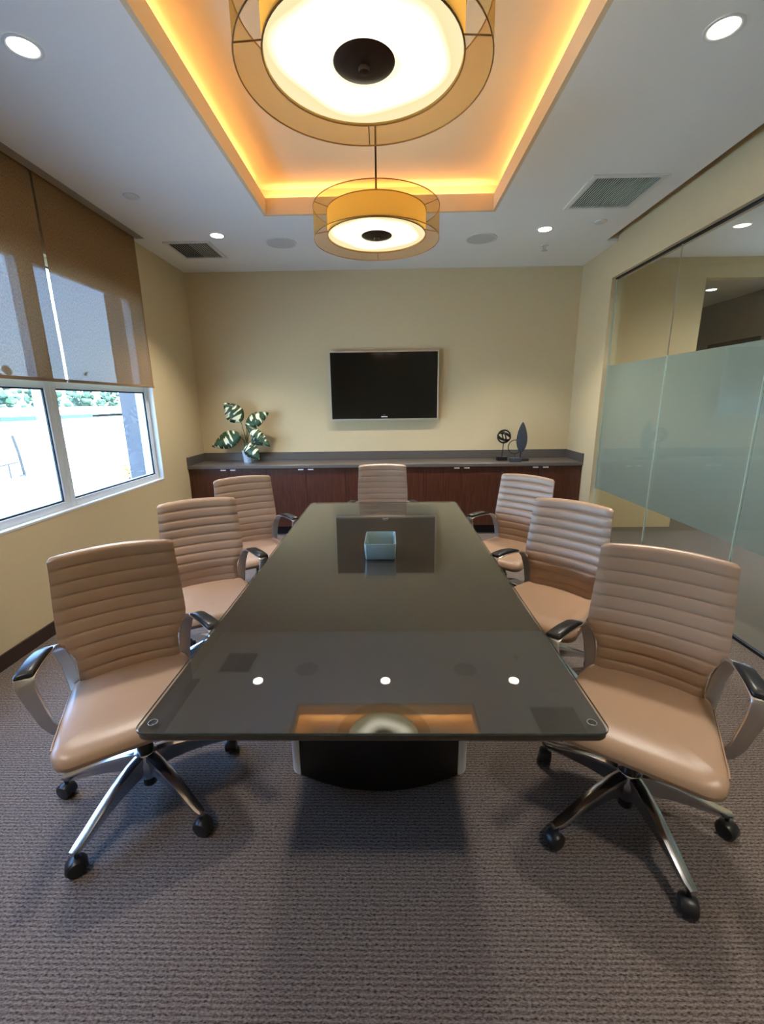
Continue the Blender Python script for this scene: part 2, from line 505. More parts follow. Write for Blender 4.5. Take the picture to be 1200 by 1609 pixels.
def cove(name, loc, rot, sx, sy):
    d = bpy.data.lights.new(name, 'AREA')
    d.shape = 'RECTANGLE'; d.size = sx; d.size_y = sy
    d.energy = COVE_W * sx; d.color = AMBER
    o = bpy.data.objects.new(name, d); COL.objects.link(o)
    o.location = loc; o.rotation_euler = rot
    return o
zc = ZC + 0.095
TL = math.radians(62)
LX, LY = x1 - x0, y1 - y0
cove('cove_strip', ((x0 + x1) / 2, y1 + 0.085, zc), (PI - TL, 0, 0), LX, 0.03)
cove('cove_strip', ((x0 + x1) / 2, y0 - 0.085, zc), (PI + TL, 0, 0), LX, 0.03)
cove('cove_strip', (x0 - 0.085, (y0 + y1) / 2, zc), (PI - TL, 0, PI / 2), LY, 0.03)
cove('cove_strip', (x1 + 0.085, (y0 + y1) / 2, zc), (PI + TL, 0, PI / 2), LY, 0.03)

# corridor and hall beyond the glass
CW, HX = 5.30, 4.80
HALLZ = 2.90
sbox('floor_corridor', M_CORR_FLOOR, 'dark grey corridor carpet beyond the glass', 'floor', XR + 0.06, CW, YF, 9.2, -0.1, 0)
sbox('ceiling_corridor', M_CEIL, 'white corridor ceiling beyond the glass', 'ceiling', XR + 0.12, CW, YF, 5.45, ZC, ZC + 0.1)
bm = bmesh.new()
add_box(bm, XR + 0.12, 3.50, 5.335, 5.45, 0, ZC)
add_box(bm, 3.50, CW, 5.335, 5.45, 2.84, ZC)
struct('wall_corridor_end', bm, M_WALL, 'beige corridor wall with an open doorway beyond the glass', 'wall')
sbox('wall_corridor_side', M_WALL, 'far beige side wall of the corridor', 'wall', CW, CW + 0.1, YF, 5.45, -0.1, 3.5)
sbox('wall_corridor_front', M_WALL, 'near end wall of the corridor', 'wall', XR + 0.12, CW + 0.1, YF - 0.15, YF, -0.1, 3.5)
sbox('ceiling_hall', M_CEIL, 'dim white hall ceiling past the corridor doorway', 'ceiling', 3.4, CW, 5.45, 9.2, HALLZ, HALLZ + 0.1)
sbox('wall_hall_side', M_HALL, 'brown hall wall with a dark door past the corridor doorway', 'wall', HX, HX + 0.1, 5.45, 9.2, -0.1, HALLZ)
sbox('wall_hall_left', M_HALL, 'inner hall wall hidden past the corridor doorway', 'wall', 3.38, 3.5, 5.45, 9.2, -0.1, HALLZ)
sbox('wall_hall_end', M_HALL, 'end wall of the hall past the doorway', 'wall', 3.38, HX + 0.1, 9.2, 9.3, -0.1, HALLZ)
dd = thing('door_1', 'dark door in pale frame on the brown hall wall', 'door', (HX, 6.55, 0))
dd['kind'] = 'structure'
bm = bmesh.new()
add_box(bm, -0.03, 0, -0.60, -0.50, 0, 2.42); add_box(bm, -0.03, 0, 0.50, 0.60, 0, 2.42); add_box(bm, -0.03, 0, -0.5, 0.5, 2.33, 2.42)
obj('door_frame', bm, M_HALL, dd, smooth=0)
obj('door_leaf', bm_box(-0.012, 0, -0.5, 0.5, 0.005, 2.33), M_DOOR, dd, smooth=0)
sbox('roof', M_STUCCO, 'unseen flat roof slab added above the building to block the sun', 'roof', XL - 0.2, CW + 0.2, YF - 0.2, 9.4, 3.5, 3.6)  # out of view, added to keep the sun off the rooms

# ------------------------------------------------------------------ glass partition
gp = thing('glass_partition', 'floor to ceiling glass partition with a frosted middle band', 'glass partition', (XR + 0.045, 0, 0))
gp['kind'] = 'structure'
ys = [GY1, 3.82, 2.81, 1.80, 0.79]
for a, b in zip(ys[:-1], ys[1:]):
    pn = obj('pane', bm_box(0, 0.012, b + 0.008, a - 0.001, 0.02, GZ1 - 0.012), M_GLASS, gp, smooth=0)
    obj('frosted_film', bm_box(0.0125, 0.0135, b + 0.008, a - 0.001, 0.607, 1.897), M_FROST, pn, smooth=0)
    obj('polished_edge', bm_box(-0.0005, 0.0125, b + 0.002, b + 0.0065, 0.30, 1.90), M_GEDGE, pn, smooth=0)  # pale strip paints the bright edge line across the frosted band
    obj('joint_seal', bm_box(0.002, 0.010, b + 0.0066, b + 0.0078, 0.02, GZ1 - 0.012), M_SATIN, pn, smooth=0)
obj('polished_edge', bm_box(-0.0005, 0.0125, GY1 - 0.0005, GY1 - 0.00002, 0.02, GZ1 - 0.012), M_GEDGE, gp, smooth=0)
obj('floor_channel', bm_box(-0.006, 0.018, 0.79, GY1, 0, 0.02), M_GASKET, gp, smooth=0)
obj('head_channel', bm_box(-0.008, 0.02, 0.79, GY1, GZ1 - 0.012, GZ1), M_GASKET, gp, smooth=0)

# ------------------------------------------------------------------ windows in the left wall
def window_unit(n, ya, yb, label):
    """one unit: outer frame, transom, two panes with gaskets"""
    e = thing('window_%d' % n, label, 'window', (XL - 0.085, ya, WZ0))
    e['kind'] = 'structure'
    W, Hh = yb - ya, WZ1 - WZ0
    f, zt = 0.055, 0.90
    f0, f1 = -0.064, 0.035
    def fr(nm, *b): return obj(nm, bm_box(*b, bevel=0.004, seg=1), M_FRAME, e, smooth=0)
    fr('frame_stile', f0, f1, 0, f, 0, Hh); fr('frame_stile', f0, f1, W - f, W, 0, Hh)
    fr('frame_rail', f0, f1, f, W - f, 0, f); fr('frame_rail', f0, f1, f, W - f, Hh - f, Hh)
    fr('transom', f0, f1, f, W - f, zt - 0.03, zt + 0.03)
    for z0, z1 in ((f, zt - 0.03), (zt + 0.03, Hh - f)):
        g = obj('pane', bm_box(0.010, 0.015, f, W - f, z0, z1), M_WGLASS, e, smooth=0)
        k = 0.011
        bm = bmesh.new()
        for b in ((f, f + k, z0, z1), (W - f - k, W - f, z0, z1), (f, W - f, z0, z0 + k), (f, W - f, z1 - k, z1)):
            add_box(bm, 0.0152, 0.026, *b)
        obj('gasket', bm, M_GASKET, g, smooth=0)
    return e
window_unit(1, 3.205, WY1, 'white framed window unit nearest the cabinet wall')
window_unit(2, 1.905, 3.205, 'white framed window unit cut by the picture edge')
window_unit(3, WY0, 1.905, 'unseen white framed window unit nearest the camera, added for daylight')  # out of view, added to bring daylight onto the near floor
bm = bmesh.new()
add_box(bm, XL - 0.05, XL + 0.002, WY0, WY1, WZ0 - 0.012, WZ0 + 0.002)
add_box(bm, XL - 0.05, XL + 0.002, WY1 - 0.002, WY1 + 0.012, WZ0 - 0.012, WZ1)
add_box(bm, XL - 0.05, XL + 0.002, WY0 - 0.012, WY0 + 0.002, WZ0 - 0.012, WZ1)
struct('trim_5', bm, M_REVEAL, 'white reveal and sill edge of the window opening', 'window trim')

# roller blinds
BX = -2.338
def blind(ya, yb, label):
    e = thing('roller_blind', label, 'blind', (BX, ya, 1.74), group='roller blinds over the window')
    bm = bmesh.new()
    # fabric: thin sheet with a faint ripple
    nz = 12
    rows = []
    for i in range(nz + 1):
        z = 1.33 * i / nz
        rows.append([bm.verts.new((0.0015 * math.sin(i * 0.9), y * (yb - ya), z)) for y in (0, 0.25, 0.5, 0.75, 1)])
    for a, b in zip(rows[:-1], rows[1:]):
        for i in range(4): bm.faces.new((a[i], a[i + 1], b[i + 1], b[i]))
    obj('fabric', bm, M_BLIND, e, smooth=60)
    obj('hem_bar', bm_box(-0.007, 0.007, 0, yb - ya, -0.018, 0.004, bevel=0.003, seg=1), M_HEM, e, smooth=0)
    bm = bmesh.new(); lathe(bm, [(0.022, 0.0), (0.022, yb - ya)], 16, axis='Y')
    obj('roller_tube', bm, M_DARK, e, loc=(0.0, 0, 1.35))
    return e
blind(3.298, 4.495, 'tan screen roller blind half lowered beside the cabinet wall')
blind(2.03, 3.272, 'tan screen roller blind half lowered, cut by the picture edge')
blind(0.70, 2.00, 'unseen tan screen roller blind nearest the camera, added to filter daylight')  # out of view, added to filter the near window's daylight

# ------------------------------------------------------------------ built-in cabinets along the back wall
CYF, CZ = 5.085, 0.82
cab_edges = [XL, -1.443, -0.520, 0.402, 1.312, XR]
cab_labels = ['red brown two door base cabinet under the potted plant', 'red brown two door base cabinet second from the window wall',
              'red brown two door base cabinet behind the end chair', 'red brown two door base cabinet right of the end chair',
              'red brown two door base cabinet under the dark sculptures']
for i in range(5):
    a, b = cab_edges[i], cab_edges[i + 1]
    e = thing('base_cabinet', cab_labels[i], 'cabinet', ((a + b) / 2, CYF, 0), group='base cabinets along the back wall')
    hw = (b - a) / 2
    obj('body', bm_box(-hw + 0.001, hw - 0.001, 0.022, YB - CYF - 0.001, 0.10, CZ), M_CABIN, e, smooth=0)
    obj('toe_kick', bm_box(-hw + 0.001, hw - 0.001, 0.08, 0.095, 0, 0.10), M_CABIN, e, smooth=0)
    mid = (-1.892, -0.978, -0.060, 0.842, 1.752)[i] - (a + b) / 2
    for s, (p, q) in ((-1, (-hw + 0.002, mid - 0.0015)), (1, (mid + 0.0015, hw - 0.002))):
        d = obj('door', bm_box(p, q, 0, 0.02, 0.11, CZ - 0.004, bevel=0.0015, seg=1), M_CAB, e, smooth=0)
        hx = mid + s * 0.058
        bm = bmesh.new()
        add_box(bm, hx - 0.031, hx + 0.031, -0.016, -0.001, CZ - 0.010, CZ - 0.006)
        add_box(bm, hx - 0.031, hx + 0.031, -0.018, -0.014, CZ - 0.021, CZ - 0.006)
        obj('handle', bm, M_PULL, d, smooth=0)['label'] = 'small chrome edge pull'
ct = thing('countertop', 'grey stone countertop with upstand along the back wall', 'countertop', (0, CYF, CZ))
obj('slab', bm_box(XL + 0.001, XR - 0.001, -0.022, YB - CYF - 0.001, 0.0005, 0.04, bevel=0.003, seg=1), M_COUNTER, ct, smooth=0)
obj('backsplash', bm_box(XL + 0.001, XR - 0.001, YB - CYF - 0.022, YB - CYF - 0.001, 0.0405, 0.14, bevel=0.002, seg=1), M_COUNTER, ct, smooth=0)
obj('side_splash', bm_box(XL + 0.001, XL + 0.021, -0.022, YB - CYF - 0.023, 0.0405, 0.14, bevel=0.002, seg=1), M_COUNTER, ct, smooth=0)
obj('side_splash', bm_box(XR - 0.021, XR - 0.001, -0.022, YB - CYF - 0.023, 0.0405, 0.14, bevel=0.002, seg=1), M_COUNTER, ct, smooth=0)

# ------------------------------------------------------------------ television
tv = thing('television', 'wall mounted black flat screen television with slim silver frame', 'television', (-0.055, YB, 1.348))
TW, TH = 1.312, 0.802
obj('housing', bm_box(-TW / 2 + 0.02, TW / 2 - 0.02, -0.06, -0.03, 0.02, TH - 0.02), M_BLACKP, tv, smooth=0)
obj('wall_bracket', bm_box(-0.22, 0.22, -0.03, -0.001, 0.2, 0.6), M_BLACKP, tv, smooth=0)
bm = bmesh.new()
k = 0.014
for b in ((-TW/2, -TW/2 + k, 0, TH), (TW/2 - k, TW/2, 0, TH), (-TW/2 + k, TW/2 - k, 0, k), (-TW/2 + k, TW/2 - k, TH - k, TH)):
    add_box(bm, b[0], b[1], -0.082, -0.055, b[2], b[3])
obj('frame', bm, M_TVFRAME, tv, smooth=0)
bm = bmesh.new()
q = 0.05
for b in ((-TW/2 + k, -TW/2 + q, k, TH - k), (TW/2 - q, TW/2 - k, k, TH - k), (-TW/2 + q, TW/2 - q, k, q + 0.012), (-TW/2 + q, TW/2 - q, TH - q, TH - k)):
    add_box(bm, b[0], b[1], -0.079, -0.056, b[2], b[3])
bz = obj('bezel', bm, M_TVBEZEL, tv, smooth=0)
obj('screen', bm_box(-TW/2 + q, TW/2 - q, -0.076, -0.056, q + 0.012, TH - q), M_TVSCREEN, tv, smooth=0)
obj('maker_badge', bm_box(-0.038, 0.038, -0.0805, -0.079, 0.033, 0.043), M_LOGO, bz, smooth=0)['label'] = 'small silver badge'
obj('status_light', bm_box(-0.018, 0.010, -0.0805, -0.079, 0.0575, 0.060), M_SATIN, bz, smooth=0)

# ------------------------------------------------------------------ conference table
TXL, TXR, TYN, TYF, TZT = -0.664, 0.534 + 0.02, 0.941, 3.597, 0.74
tcx, tcy = (TXL + TXR) / 2, (TYN + TYF) / 2
tw, tl = (TXR - TXL) / 2, (TYF - TYN) / 2
tbl = thing('conference_table', 'long dark wooden conference table with a glass top', 'table', (tcx, tcy, 0))
def rrect(hx, hy, r, n=6):
    p = []
    for cx, cy, a0 in ((hx - r, hy - r, 0), (-hx + r, hy - r, PI/2), (-hx + r, -hy + r, PI), (hx - r, -hy + r, 1.5 * PI)):
        for i in range(n + 1):
            a = a0 + PI / 2 * i / n
            p.append((cx + r * math.cos(a), cy + r * math.sin(a)))
    return p
def slab_rings(bm, hx, hy, r, levels):
    loft(bm, [[(x, y, z) for x, y in rrect(hx - ins, hy - ins, max(r - ins, 0.004))] for z, ins in levels])
GZ = TZT - 0.008
bm = bmesh.new()
slab_rings(bm, tw - 0.001, tl - 0.001, 0.03, [(GZ - 0.040, 0.05), (GZ - 0.022, 0.004), (GZ - 0.016, 0.0), (GZ - 0.003, 0.0), (GZ - 0.0012, 0.0016)])
obj('tabletop', bm, M_TABLE, tbl, smooth=25)
bm = bmesh.new()
slab_rings(bm, tw + 0.002, tl + 0.002, 0.032, [(GZ - 0.0008, 0.001), (GZ + 0.0004, 0.0), (TZT - 0.0015, 0.0), (TZT, 0.0015)])
gt = obj('glass_top', bm, M_TGLASS, tbl, smooth=25)
bm = bmesh.new()
ra, rb = rrect(tw + 0.0026, tl + 0.0026, 0.0326), rrect(tw + 0.0021, tl + 0.0021, 0.0321)
loft(bm, [[(x, y, GZ) for x, y in ra], [(x, y, TZT - 0.002) for x, y in ra], [(x, y, TZT - 0.002) for x, y in rb], [(x, y, GZ) for x, y in rb]], False, False)
obj('polished_edge', bm, M_TGEDGE, gt, smooth=0)
for sx in (-1, 1):
    for sy in (-1, 1):
        bm = bmesh.new(); lathe(bm, [(0.011, 0), (0.011, 0.0010), (0.009, 0.0016)], 20)
        obj('corner_bumper', bm, M_BUMPER, tbl, loc=(sx * (tw - 0.035), sy * (tl - 0.035), TZT + 0.0002))
        bm = bmesh.new(); torus(bm, 0.0115, 0.0007, Matrix.Identity(4), 24, 5)
        obj('bumper_ring', bm, M_SATIN, tbl, loc=(sx * (tw - 0.035), sy * (tl - 0.035), TZT + 0.001))
# pedestal: bowed black ends, aluminium corner posts
ph, pl = 0.335, 0.80
def bow(sign, n=14):
    pts = []
    for i in range(n + 1):
        x = -ph + 2 * ph * i / n
        pts.append((x, sign * (pl - 0.083 + 0.083 * (1 - (x / ph) ** 2))))
    return pts
bm = bmesh.new()
prism(bm, bow(-1) + list(reversed(bow(1))), 0.0, GZ - 0.041)
obj('pedestal', bm, M_PED, tbl, smooth=30)
for sx in (-1, 1):
    for sy in (-1, 1):
        ang = [i / 8 * PI / 2 for i in range(9)]
        c = (ph + 0.002, pl - 0.083 - 0.05)
        poly = [(sx * (c[0] + 0.042 * math.sin(a)), sy * (c[1] + 0.05 * math.cos(a))) for a in ang] + [(sx * c[0], sy * c[1])]
        bm = bmesh.new(); prism(bm, poly if sx * sy > 0 else poly[::-1], 0.0, GZ - 0.041)
        obj('corner_post', bm, M_POST, tbl, smooth=40)
    obj('side_panel', bm_box(sx * (ph + 0.002) if sx > 0 else -ph - 0.03, ph + 0.03 if sx > 0 else -ph - 0.002, -(pl - 0.134), pl - 0.134, 0, GZ - 0.041), M_PED, tbl, smooth=0)

# ceramic box on the table
bxo = thing('ceramic_box', 'open square teal ceramic box on the conference table', 'box', (-0.052, 2.315, TZT + 0.0002))
bm = bmesh.new()
def rr(h, v, r, z): return [(x, y, z) for x, y in rrect(h, v, r, 5)]
loft(bm, [rr(.076, .112, .012, .0), rr(.079, .115, .014, .004), rr(.085, .121, .014, .084), rr(.084, .120, .013, .087), rr(.080, .116, .010, .087), rr(.078, .114, .010, .082), rr(.073, .109, .010, .012)])
obj('bowl', bm, M_CERAMIC, bxo, smooth=40)

# ------------------------------------------------------------------ office chairs
CH = {}
def smoothstep(a, b, x):
    t = max(0.0, min(1.0, (x - a) / (b - a))); return t * t * (3 - 2 * t)

def build_chair_meshes():
    # seat cushion
    bm = bmesh.new()
    def outline(inset, n=10):
        pts = []
        corners = [(.216, .238, .06, 0), (-.216, .238, .06, PI/2), (-.260, -.245, .06, PI), (.260, -.245, .06, 1.5 * PI)]
        for cx, cy, r, a0 in corners:
            ccx = cx - math.copysign(r, cx); ccy = cy - math.copysign(r, cy)
            rr_ = max(r - inset, 0.01)
            for i in range(n + 1):
                a = a0 + PI / 2 * i / n
                pts.append((ccx + rr_ * math.cos(a), ccy + rr_ * math.sin(a)))
            # side midpoints for curvature
        return pts
    base = outline(0.0)
    def ring(z, inset=None, scale=None):
        o = outline(inset) if scale is None else [(x * scale, y * scale) for x, y in outline(0.03)]
        res = []
        for x, y in o:
            zz = z
            if z > 0.44:
                zz -= 0.9 * max(0.0, -y - 0.14) ** 1.5          # waterfall front
                zz -= 0.010 * (1 - min(1, abs(x) / 0.25) ** 2) * (1 if scale else 0.3)
            else:
                zz -= 0.05 * max(0.0, -y - 0.10)
            res.append((x, y, zz))
        return res
    rings = [ring(.402, .03), ring(.406, .012), ring(.416, .002), ring(.430, 0), ring(.452, 0), ring(.464, .004), ring(.472, .014), ring(.476, .03)]
    for s in (.9, .75, .55, .35, .15): rings.append(ring(.478, scale=s))
    loft(bm, rings)
    CH['seat'] = to_mesh('seat', bm, M_LEATHER, 50)
    # piping seam along each side of the seat
    for sd in (-1, 1):
        bm = bmesh.new()
        pts = []
        for i in range(13):
            y = .165 - .335 * i / 12
            hx = .216 + (.260 - .216) * (.178 - y) / .363 - .0004
            pts.append((sd * hx, y, .4575 - 0.9 * max(0.0, -y - 0.14) ** 1.5))
        tube(bm, pts, .0028, 6)
        CH['piping%d' % sd] = to_mesh('piping', bm, M_LEATHER, 60)
    # backrest with horizontal channels
    Z0, Z1, NR, PER, NT = 0.458, 0.985, 10, 8, 16
    def yc(z): return 0.232 + 0.063 * ((z - Z0) / (Z1 - Z0)) ** 1.25 - 0.012 * math.exp(-((z - 0.62) / 0.09) ** 2)
    def hw(z):
        if z < 0.67: return 0.186 + (0.232 - 0.186) * smoothstep(0.56, 0.67, z)
        return 0.233 - 0.010 * smoothstep(0.70, 0.985, z)
    bm = bmesh.new()
    rows = NR * PER
    front, back = [], []
    for i in range(rows + 1):
        s = i / rows
        z = Z0 + (Z1 - Z0) * s
        ph_ = (i % PER) / PER
        pil = math.sin(PI * ph_) ** 0.30 if i % PER else 0.0
        endt = smoothstep(0, 0.012, Z1 - z)
        fr, bk = [], []
        for j in range(NT + 1):
            t_ = -1 + 2 * j / NT
            w_ = hw(z) - (0.012 * (1 - endt) if abs(t_) > 0.5 else 0)
            edge = 1 - smoothstep(0.93, 1.0, abs(t_))
            cr = smoothstep(0.90, 0.96, abs(t_))
            x = t_ * w_
            y = yc(z) - 0.030 * t_ * t_
            zz = z + 0.010 * (1 - t_ * t_) * smoothstep(0.8, 1, s)
            amp = 0.0065 * pil * (1 - cr) + 0.006 * cr
            dep = (0.010 + amp) * (0.30 + 0.70 * edge) * (0.45 + 0.55 * endt)
            fr.append((x, y - dep, zz))
            bk.append((x, y + 0.016 * (0.3 + 0.7 * edge) * (0.45 + 0.55 * endt), zz))
        front.append(fr); back.append(bk)
    vf = [[bm.verts.new(p) for p in r] for r in front]
    vb = [[bm.verts.new(p) for p in r] for r in back]
    for i in range(rows):
        for j in range(NT):
            bm.faces.new((vf[i][j], vf[i][j+1], vf[i+1][j+1], vf[i+1][j]))
            bm.faces.new((vb[i][j+1], vb[i][j], vb[i+1][j], vb[i+1][j+1]))
        bm.faces.new((vb[i][0], vf[i][0], vf[i+1][0], vb[i+1][0]))
        bm.faces.new((vf[i][NT], vb[i][NT], vb[i+1][NT], vf[i+1][NT]))
    for j in range(NT):
        bm.faces.new((vf[rows][j], vf[rows][j+1], vb[rows][j+1], vb[rows][j]))
        bm.faces.new((vf[0][j+1], vf[0][j], vb[0][j], vb[0][j+1]))
    CH['backrest'] = to_mesh('backrest', bm, M_LEATHER, 65)
    # arms: one flat aluminium loop each side
    for side in (-1, 1):
        keyp = [(.200, .205, .395, .044, .014), (.208, .222, .470, .046, .015), (.218, .218, .560, .047, .015), (.233, .206, .625, .047, .014),
                (.245, .188, .652, .047, .012), (.256, .160, .664, .047, .010), (.272, .110, .668, .050, .008), (.290, .050, .666, .053, .008),
                (.305, .000, .660, .056, .009), (.3125, -.022, .652, .057, .012), (.312, -.026, .636, .056, .014), (.306, -.022, .590, .052, .015), (.294, -.010, .520, .046, .015),
                (.281, .003, .450, .042, .014), (.262, .012, .408, .040, .013), (.235, .016, .390, .038, .012), (.18, .018, .386, .036, .012)]
        pts = [Vector((side * a, b, c)) for a, b, c, _, _ in keyp]
        bm = bmesh.new(); rings = []
        for i, p in enumerate(pts):
            tg = (pts[min(i+1, len(pts)-1)] - pts[max(i-1, 0)]).normalized()
            lat = Vector((1, 0, 0)); lat = (lat - tg * lat.dot(tg)).normalized()
            nn = tg.cross(lat)
            wv, th = keyp[i][3] / 2, keyp[i][4] / 2
            pr = [(-1, -.5), (-.86, -1), (.86, -1), (1, -.5), (1, .5), (.86, 1), (-.86, 1), (-1, .5)]
            rings.append([p + lat * (a * wv) + nn * (b * th) for a, b in pr])
        loft(bm, rings)
        CH['arm%d' % side] = to_mesh('arm', bm, M_SATIN, 40)
        kp = [(.2585, .152, .6705, .036, .004), (.264, .135, .6755, .046, .012), (.273, .107, .680, .050, .017), (.290, .050, .679, .053, .018), (.305, .000, .673, .056, .018), (.3115, -.018, .667, .056, .016), (.313, -.024, .664, .050, .008)]
        bm = bmesh.new(); rings = []
        for a, b, c, w_, h_ in kp:
            pr = [(-1, -1), (1, -1), (1, .2), (.82, .85), (.4, 1), (-.4, 1), (-.82, .85), (-1, .2)]
            rings.append([(side * a + u * w_ / 2, b, c + v * h_ / 2) for u, v in pr])
        loft(bm, rings)
        CH['pad%d' % side] = to_mesh('arm_pad', bm, M_PAD, 45)
    # mechanism, column, hub
    CH['mech'] = to_mesh('tilt_mechanism', bm_box(-.15, .15, -.10, .20, .365, .397, bevel=.012, seg=2), M_BLACKP, 40)
    bm = bmesh.new(); lathe(bm, [(.030, .205), (.030, .27), (.022, .272), (.022, .37)], 20)
    CH['column'] = to_mesh('gas_column', bm, M_BLACKP, 35)
    bm = bmesh.new(); lathe(bm, [(.030, .085), (.044, .125), (.046, .190), (.040, .206), (.030, .208)], 24)
    CH['hub'] = to_mesh('hub', bm, M_STEEL, 40)
    bm = bmesh.new(); lathe(bm, [(.022, .045), (.026, .050), (.026, .086)], 20)
    CH['stub'] = to_mesh('column_foot', bm, M_BLACKP, 40)
    # leg along +x
    bm = bmesh.new(); rings = []
    for r, zt_, zb, w_ in ((.030, .205, .115, .048), (.08, .198, .118, .047), (.15, .178, .114, .044), (.22, .150, .102, .040), (.29, .118, .084, .036), (.325, .103, .079, .034), (.347, .097, .081, .024)):
        h_ = zt_ - zb
        rings.append([(r, -w_*.30, zb), (r, w_*.30, zb), (r, w_*.36, zb + h_*.55), (r, w_*.5, zt_ - h_*.22), (r, w_*.46, zt_ - h_*.06), (r, w_*.2, zt_), (r, -w_*.2, zt_), (r, -w_*.46, zt_ - h_*.06), (r, -w_*.5, zt_ - h_*.22), (r, -w_*.36, zb + h_*.55)])
    loft(bm, rings)
    CH['leg'] = to_mesh('leg', bm, M_STEEL, 40)
    # twin wheel hooded caster
    bm = bmesh.new()
    lathe(bm, [(.008, .050), (.008, .082)], 12)
    for s in (-1, 1):
        lathe(bm, [(.012, s*.006), (.0285, s*.007), (.030, s*.011), (.030, s*.020), (.027, s*.024), (.012, s*.026)], 24, c=(.006, 0, .030), axis='Y')
    rings = []
    for i in range(11):
        a = -0.35 + (PI + 0.45) * i / 10
        ca, sa = math.cos(a), math.sin(a)
        rings.append([(.006 + ca * r_, y, .030 + sa * r_) for r_, y in ((.031, -.021), (.034, -.016), (.034, .016), (.031, .021))])
    loft(bm, rings)
    CH['caster'] = to_mesh('caster', bm, M_BLACKP, 40)
build_chair_meshes()

def chair(x, y, deg, star, label):
    e = thing('office_chair', label, 'chair', (x, y, 0), math.radians(deg), 'tan leather swivel chairs round the table')
    s = place('seat', CH['seat'], e)
    for sd in (-1, 1): place('piping', CH['piping%d' % sd], s)
    place('backrest', CH['backrest'], e)
    for sd in (-1, 1):
        a = place('arm', CH['arm%d' % sd], e); a['label'] = 'polished aluminium arm loop'
        place('arm_pad', CH['pad%d' % sd], a)['label'] = 'black arm pad'
    place('tilt_mechanism', CH['mech'], e); place('gas_column', CH['column'], e)
    place('hub', CH['hub'], e); place('column_foot', CH['stub'], e)
    for k in range(5):
        an = math.radians(star - deg + 72 * k)
        l = place('leg', CH['leg'], e, rot=(0, 0, an))
        place('caster', CH['caster'], l, loc=(.333, 0, 0), rot=(0, 0, random.uniform(-1.2, 1.2)))
    return e
chair(.892, 1.372, -35.5, -86, 'tan leather swivel chair nearest the camera on the glass wall side')
chair(.851, 2.253, -44.5, -60, 'tan leather swivel chair in the middle on the glass wall side')
chair(.869, 3.177, -47.0, -100, 'tan leather swivel chair farthest along on the glass wall side')
chair(-.993, 1.468, 32.7, -104, 'tan leather swivel chair nearest the camera on the window side')
chair(-1.045, 2.348, 28.0, -75, 'tan leather swivel chair in the middle on the window side')
chair(-1.027, 3.204, 32.3, -90, 'tan leather swivel chair farthest along on the window side')
chair(CX, 3.805, 0, -70, 'tan leather swivel chair at the far end of the table')

# ------------------------------------------------------------------ pendant lamps
def pendant(y, label):
    e = thing('pendant_lamp', label, 'pendant lamp', (CX, y, 2.504), group='gold drum pendant lamps over the table')
    RO, RI, HO = .375, .295, .169
    bm = bmesh.new(); lathe(bm, [(RO, 0), (RO, HO)], 72, cap0=False, cap1=False)
    obj('outer_shade', bm, M_SHEER, e, smooth=60)['label'] = 'sheer gold outer drum'
    for z in (0.0, HO):
        bm = bmesh.new(); torus(bm, RO, .0024, Matrix.Translation((0, 0, z)), 72, 6)
        obj('shade_ring', bm, M_WIRE, e, smooth=60)
    bm = bmesh.new(); lathe(bm, [(RI, .024), (RI, HO - .018)], 64, cap0=False, cap1=False)
    obj('inner_drum', bm, M_DRUM, e, smooth=60)
    bm = bmesh.new(); torus(bm, RI, .003, Matrix.Translation((0, 0, .024)), 64, 6)
    obj('drum_ring', bm, M_WIRE, e, smooth=60)
    bm = bmesh.new(); torus(bm, RI, .003, Matrix.Translation((0, 0, HO - .018)), 64, 6)
    obj('drum_ring', bm, M_WIRE, e, smooth=60)
    bm = bmesh.new(); lathe(bm, [(RI - .004, .030), (RI - .004, .036)], 64)
    obj('diffuser', bm, M_DIFF, e, smooth=40)['label'] = 'glowing white diffuser disc'
    bm = bmesh.new(); lathe(bm, [(.018, .016), (.050, .019), (.085, .024), (.092, .028), (.088, .0295)], 40)
    f = obj('centre_cap', bm, M_BRONZE, e, smooth=40)
    bm = bmesh.new(); lathe(bm, [(.006, .002), (.016, .004), (.018, .0158)], 20)
    obj('finial', bm, M_BRONZE, f, smooth=50)
    for a in (90, 200, 340):
        for z in (0.012, HO - .02):
            bm = bmesh.new()
            c, s = math.cos(math.radians(a)), math.sin(math.radians(a))
            tube(bm, [(c * RI, s * RI, z + .012 if z < .1 else z), (c * RO, s * RO, z - .01 if z < .1 else z + .018)], .0022, 6)
            obj('spoke', bm, M_WIRE, e)
    bm = bmesh.new(); lathe(bm, [(.006, .10), (.006, TZ - 2.504 - .02)], 12)
    obj('rod', bm, M_BRONZE, e)
    bm = bmesh.new(); lathe(bm, [(.060, TZ - 2.504 - .001), (.060, TZ - 2.504 - .014), (.02, TZ - 2.504 - .022)], 32)
    obj('canopy', bm, M_BRONZE, e)
    d = bpy.data.lights.new('pendant_bulb', 'POINT'); d.energy = PEND_W; d.color = WARM; d.shadow_soft_size = .06
    o = bpy.data.objects.new('pendant_bulb', d); COL.objects.link(o); o.parent = e; o.location = (0.0, 0.09, .095)
pendant(2.975, 'gold double drum pendant lamp over the far half of the table')
pendant(1.585, 'gold double drum pendant lamp nearest the camera, cut by the picture top')

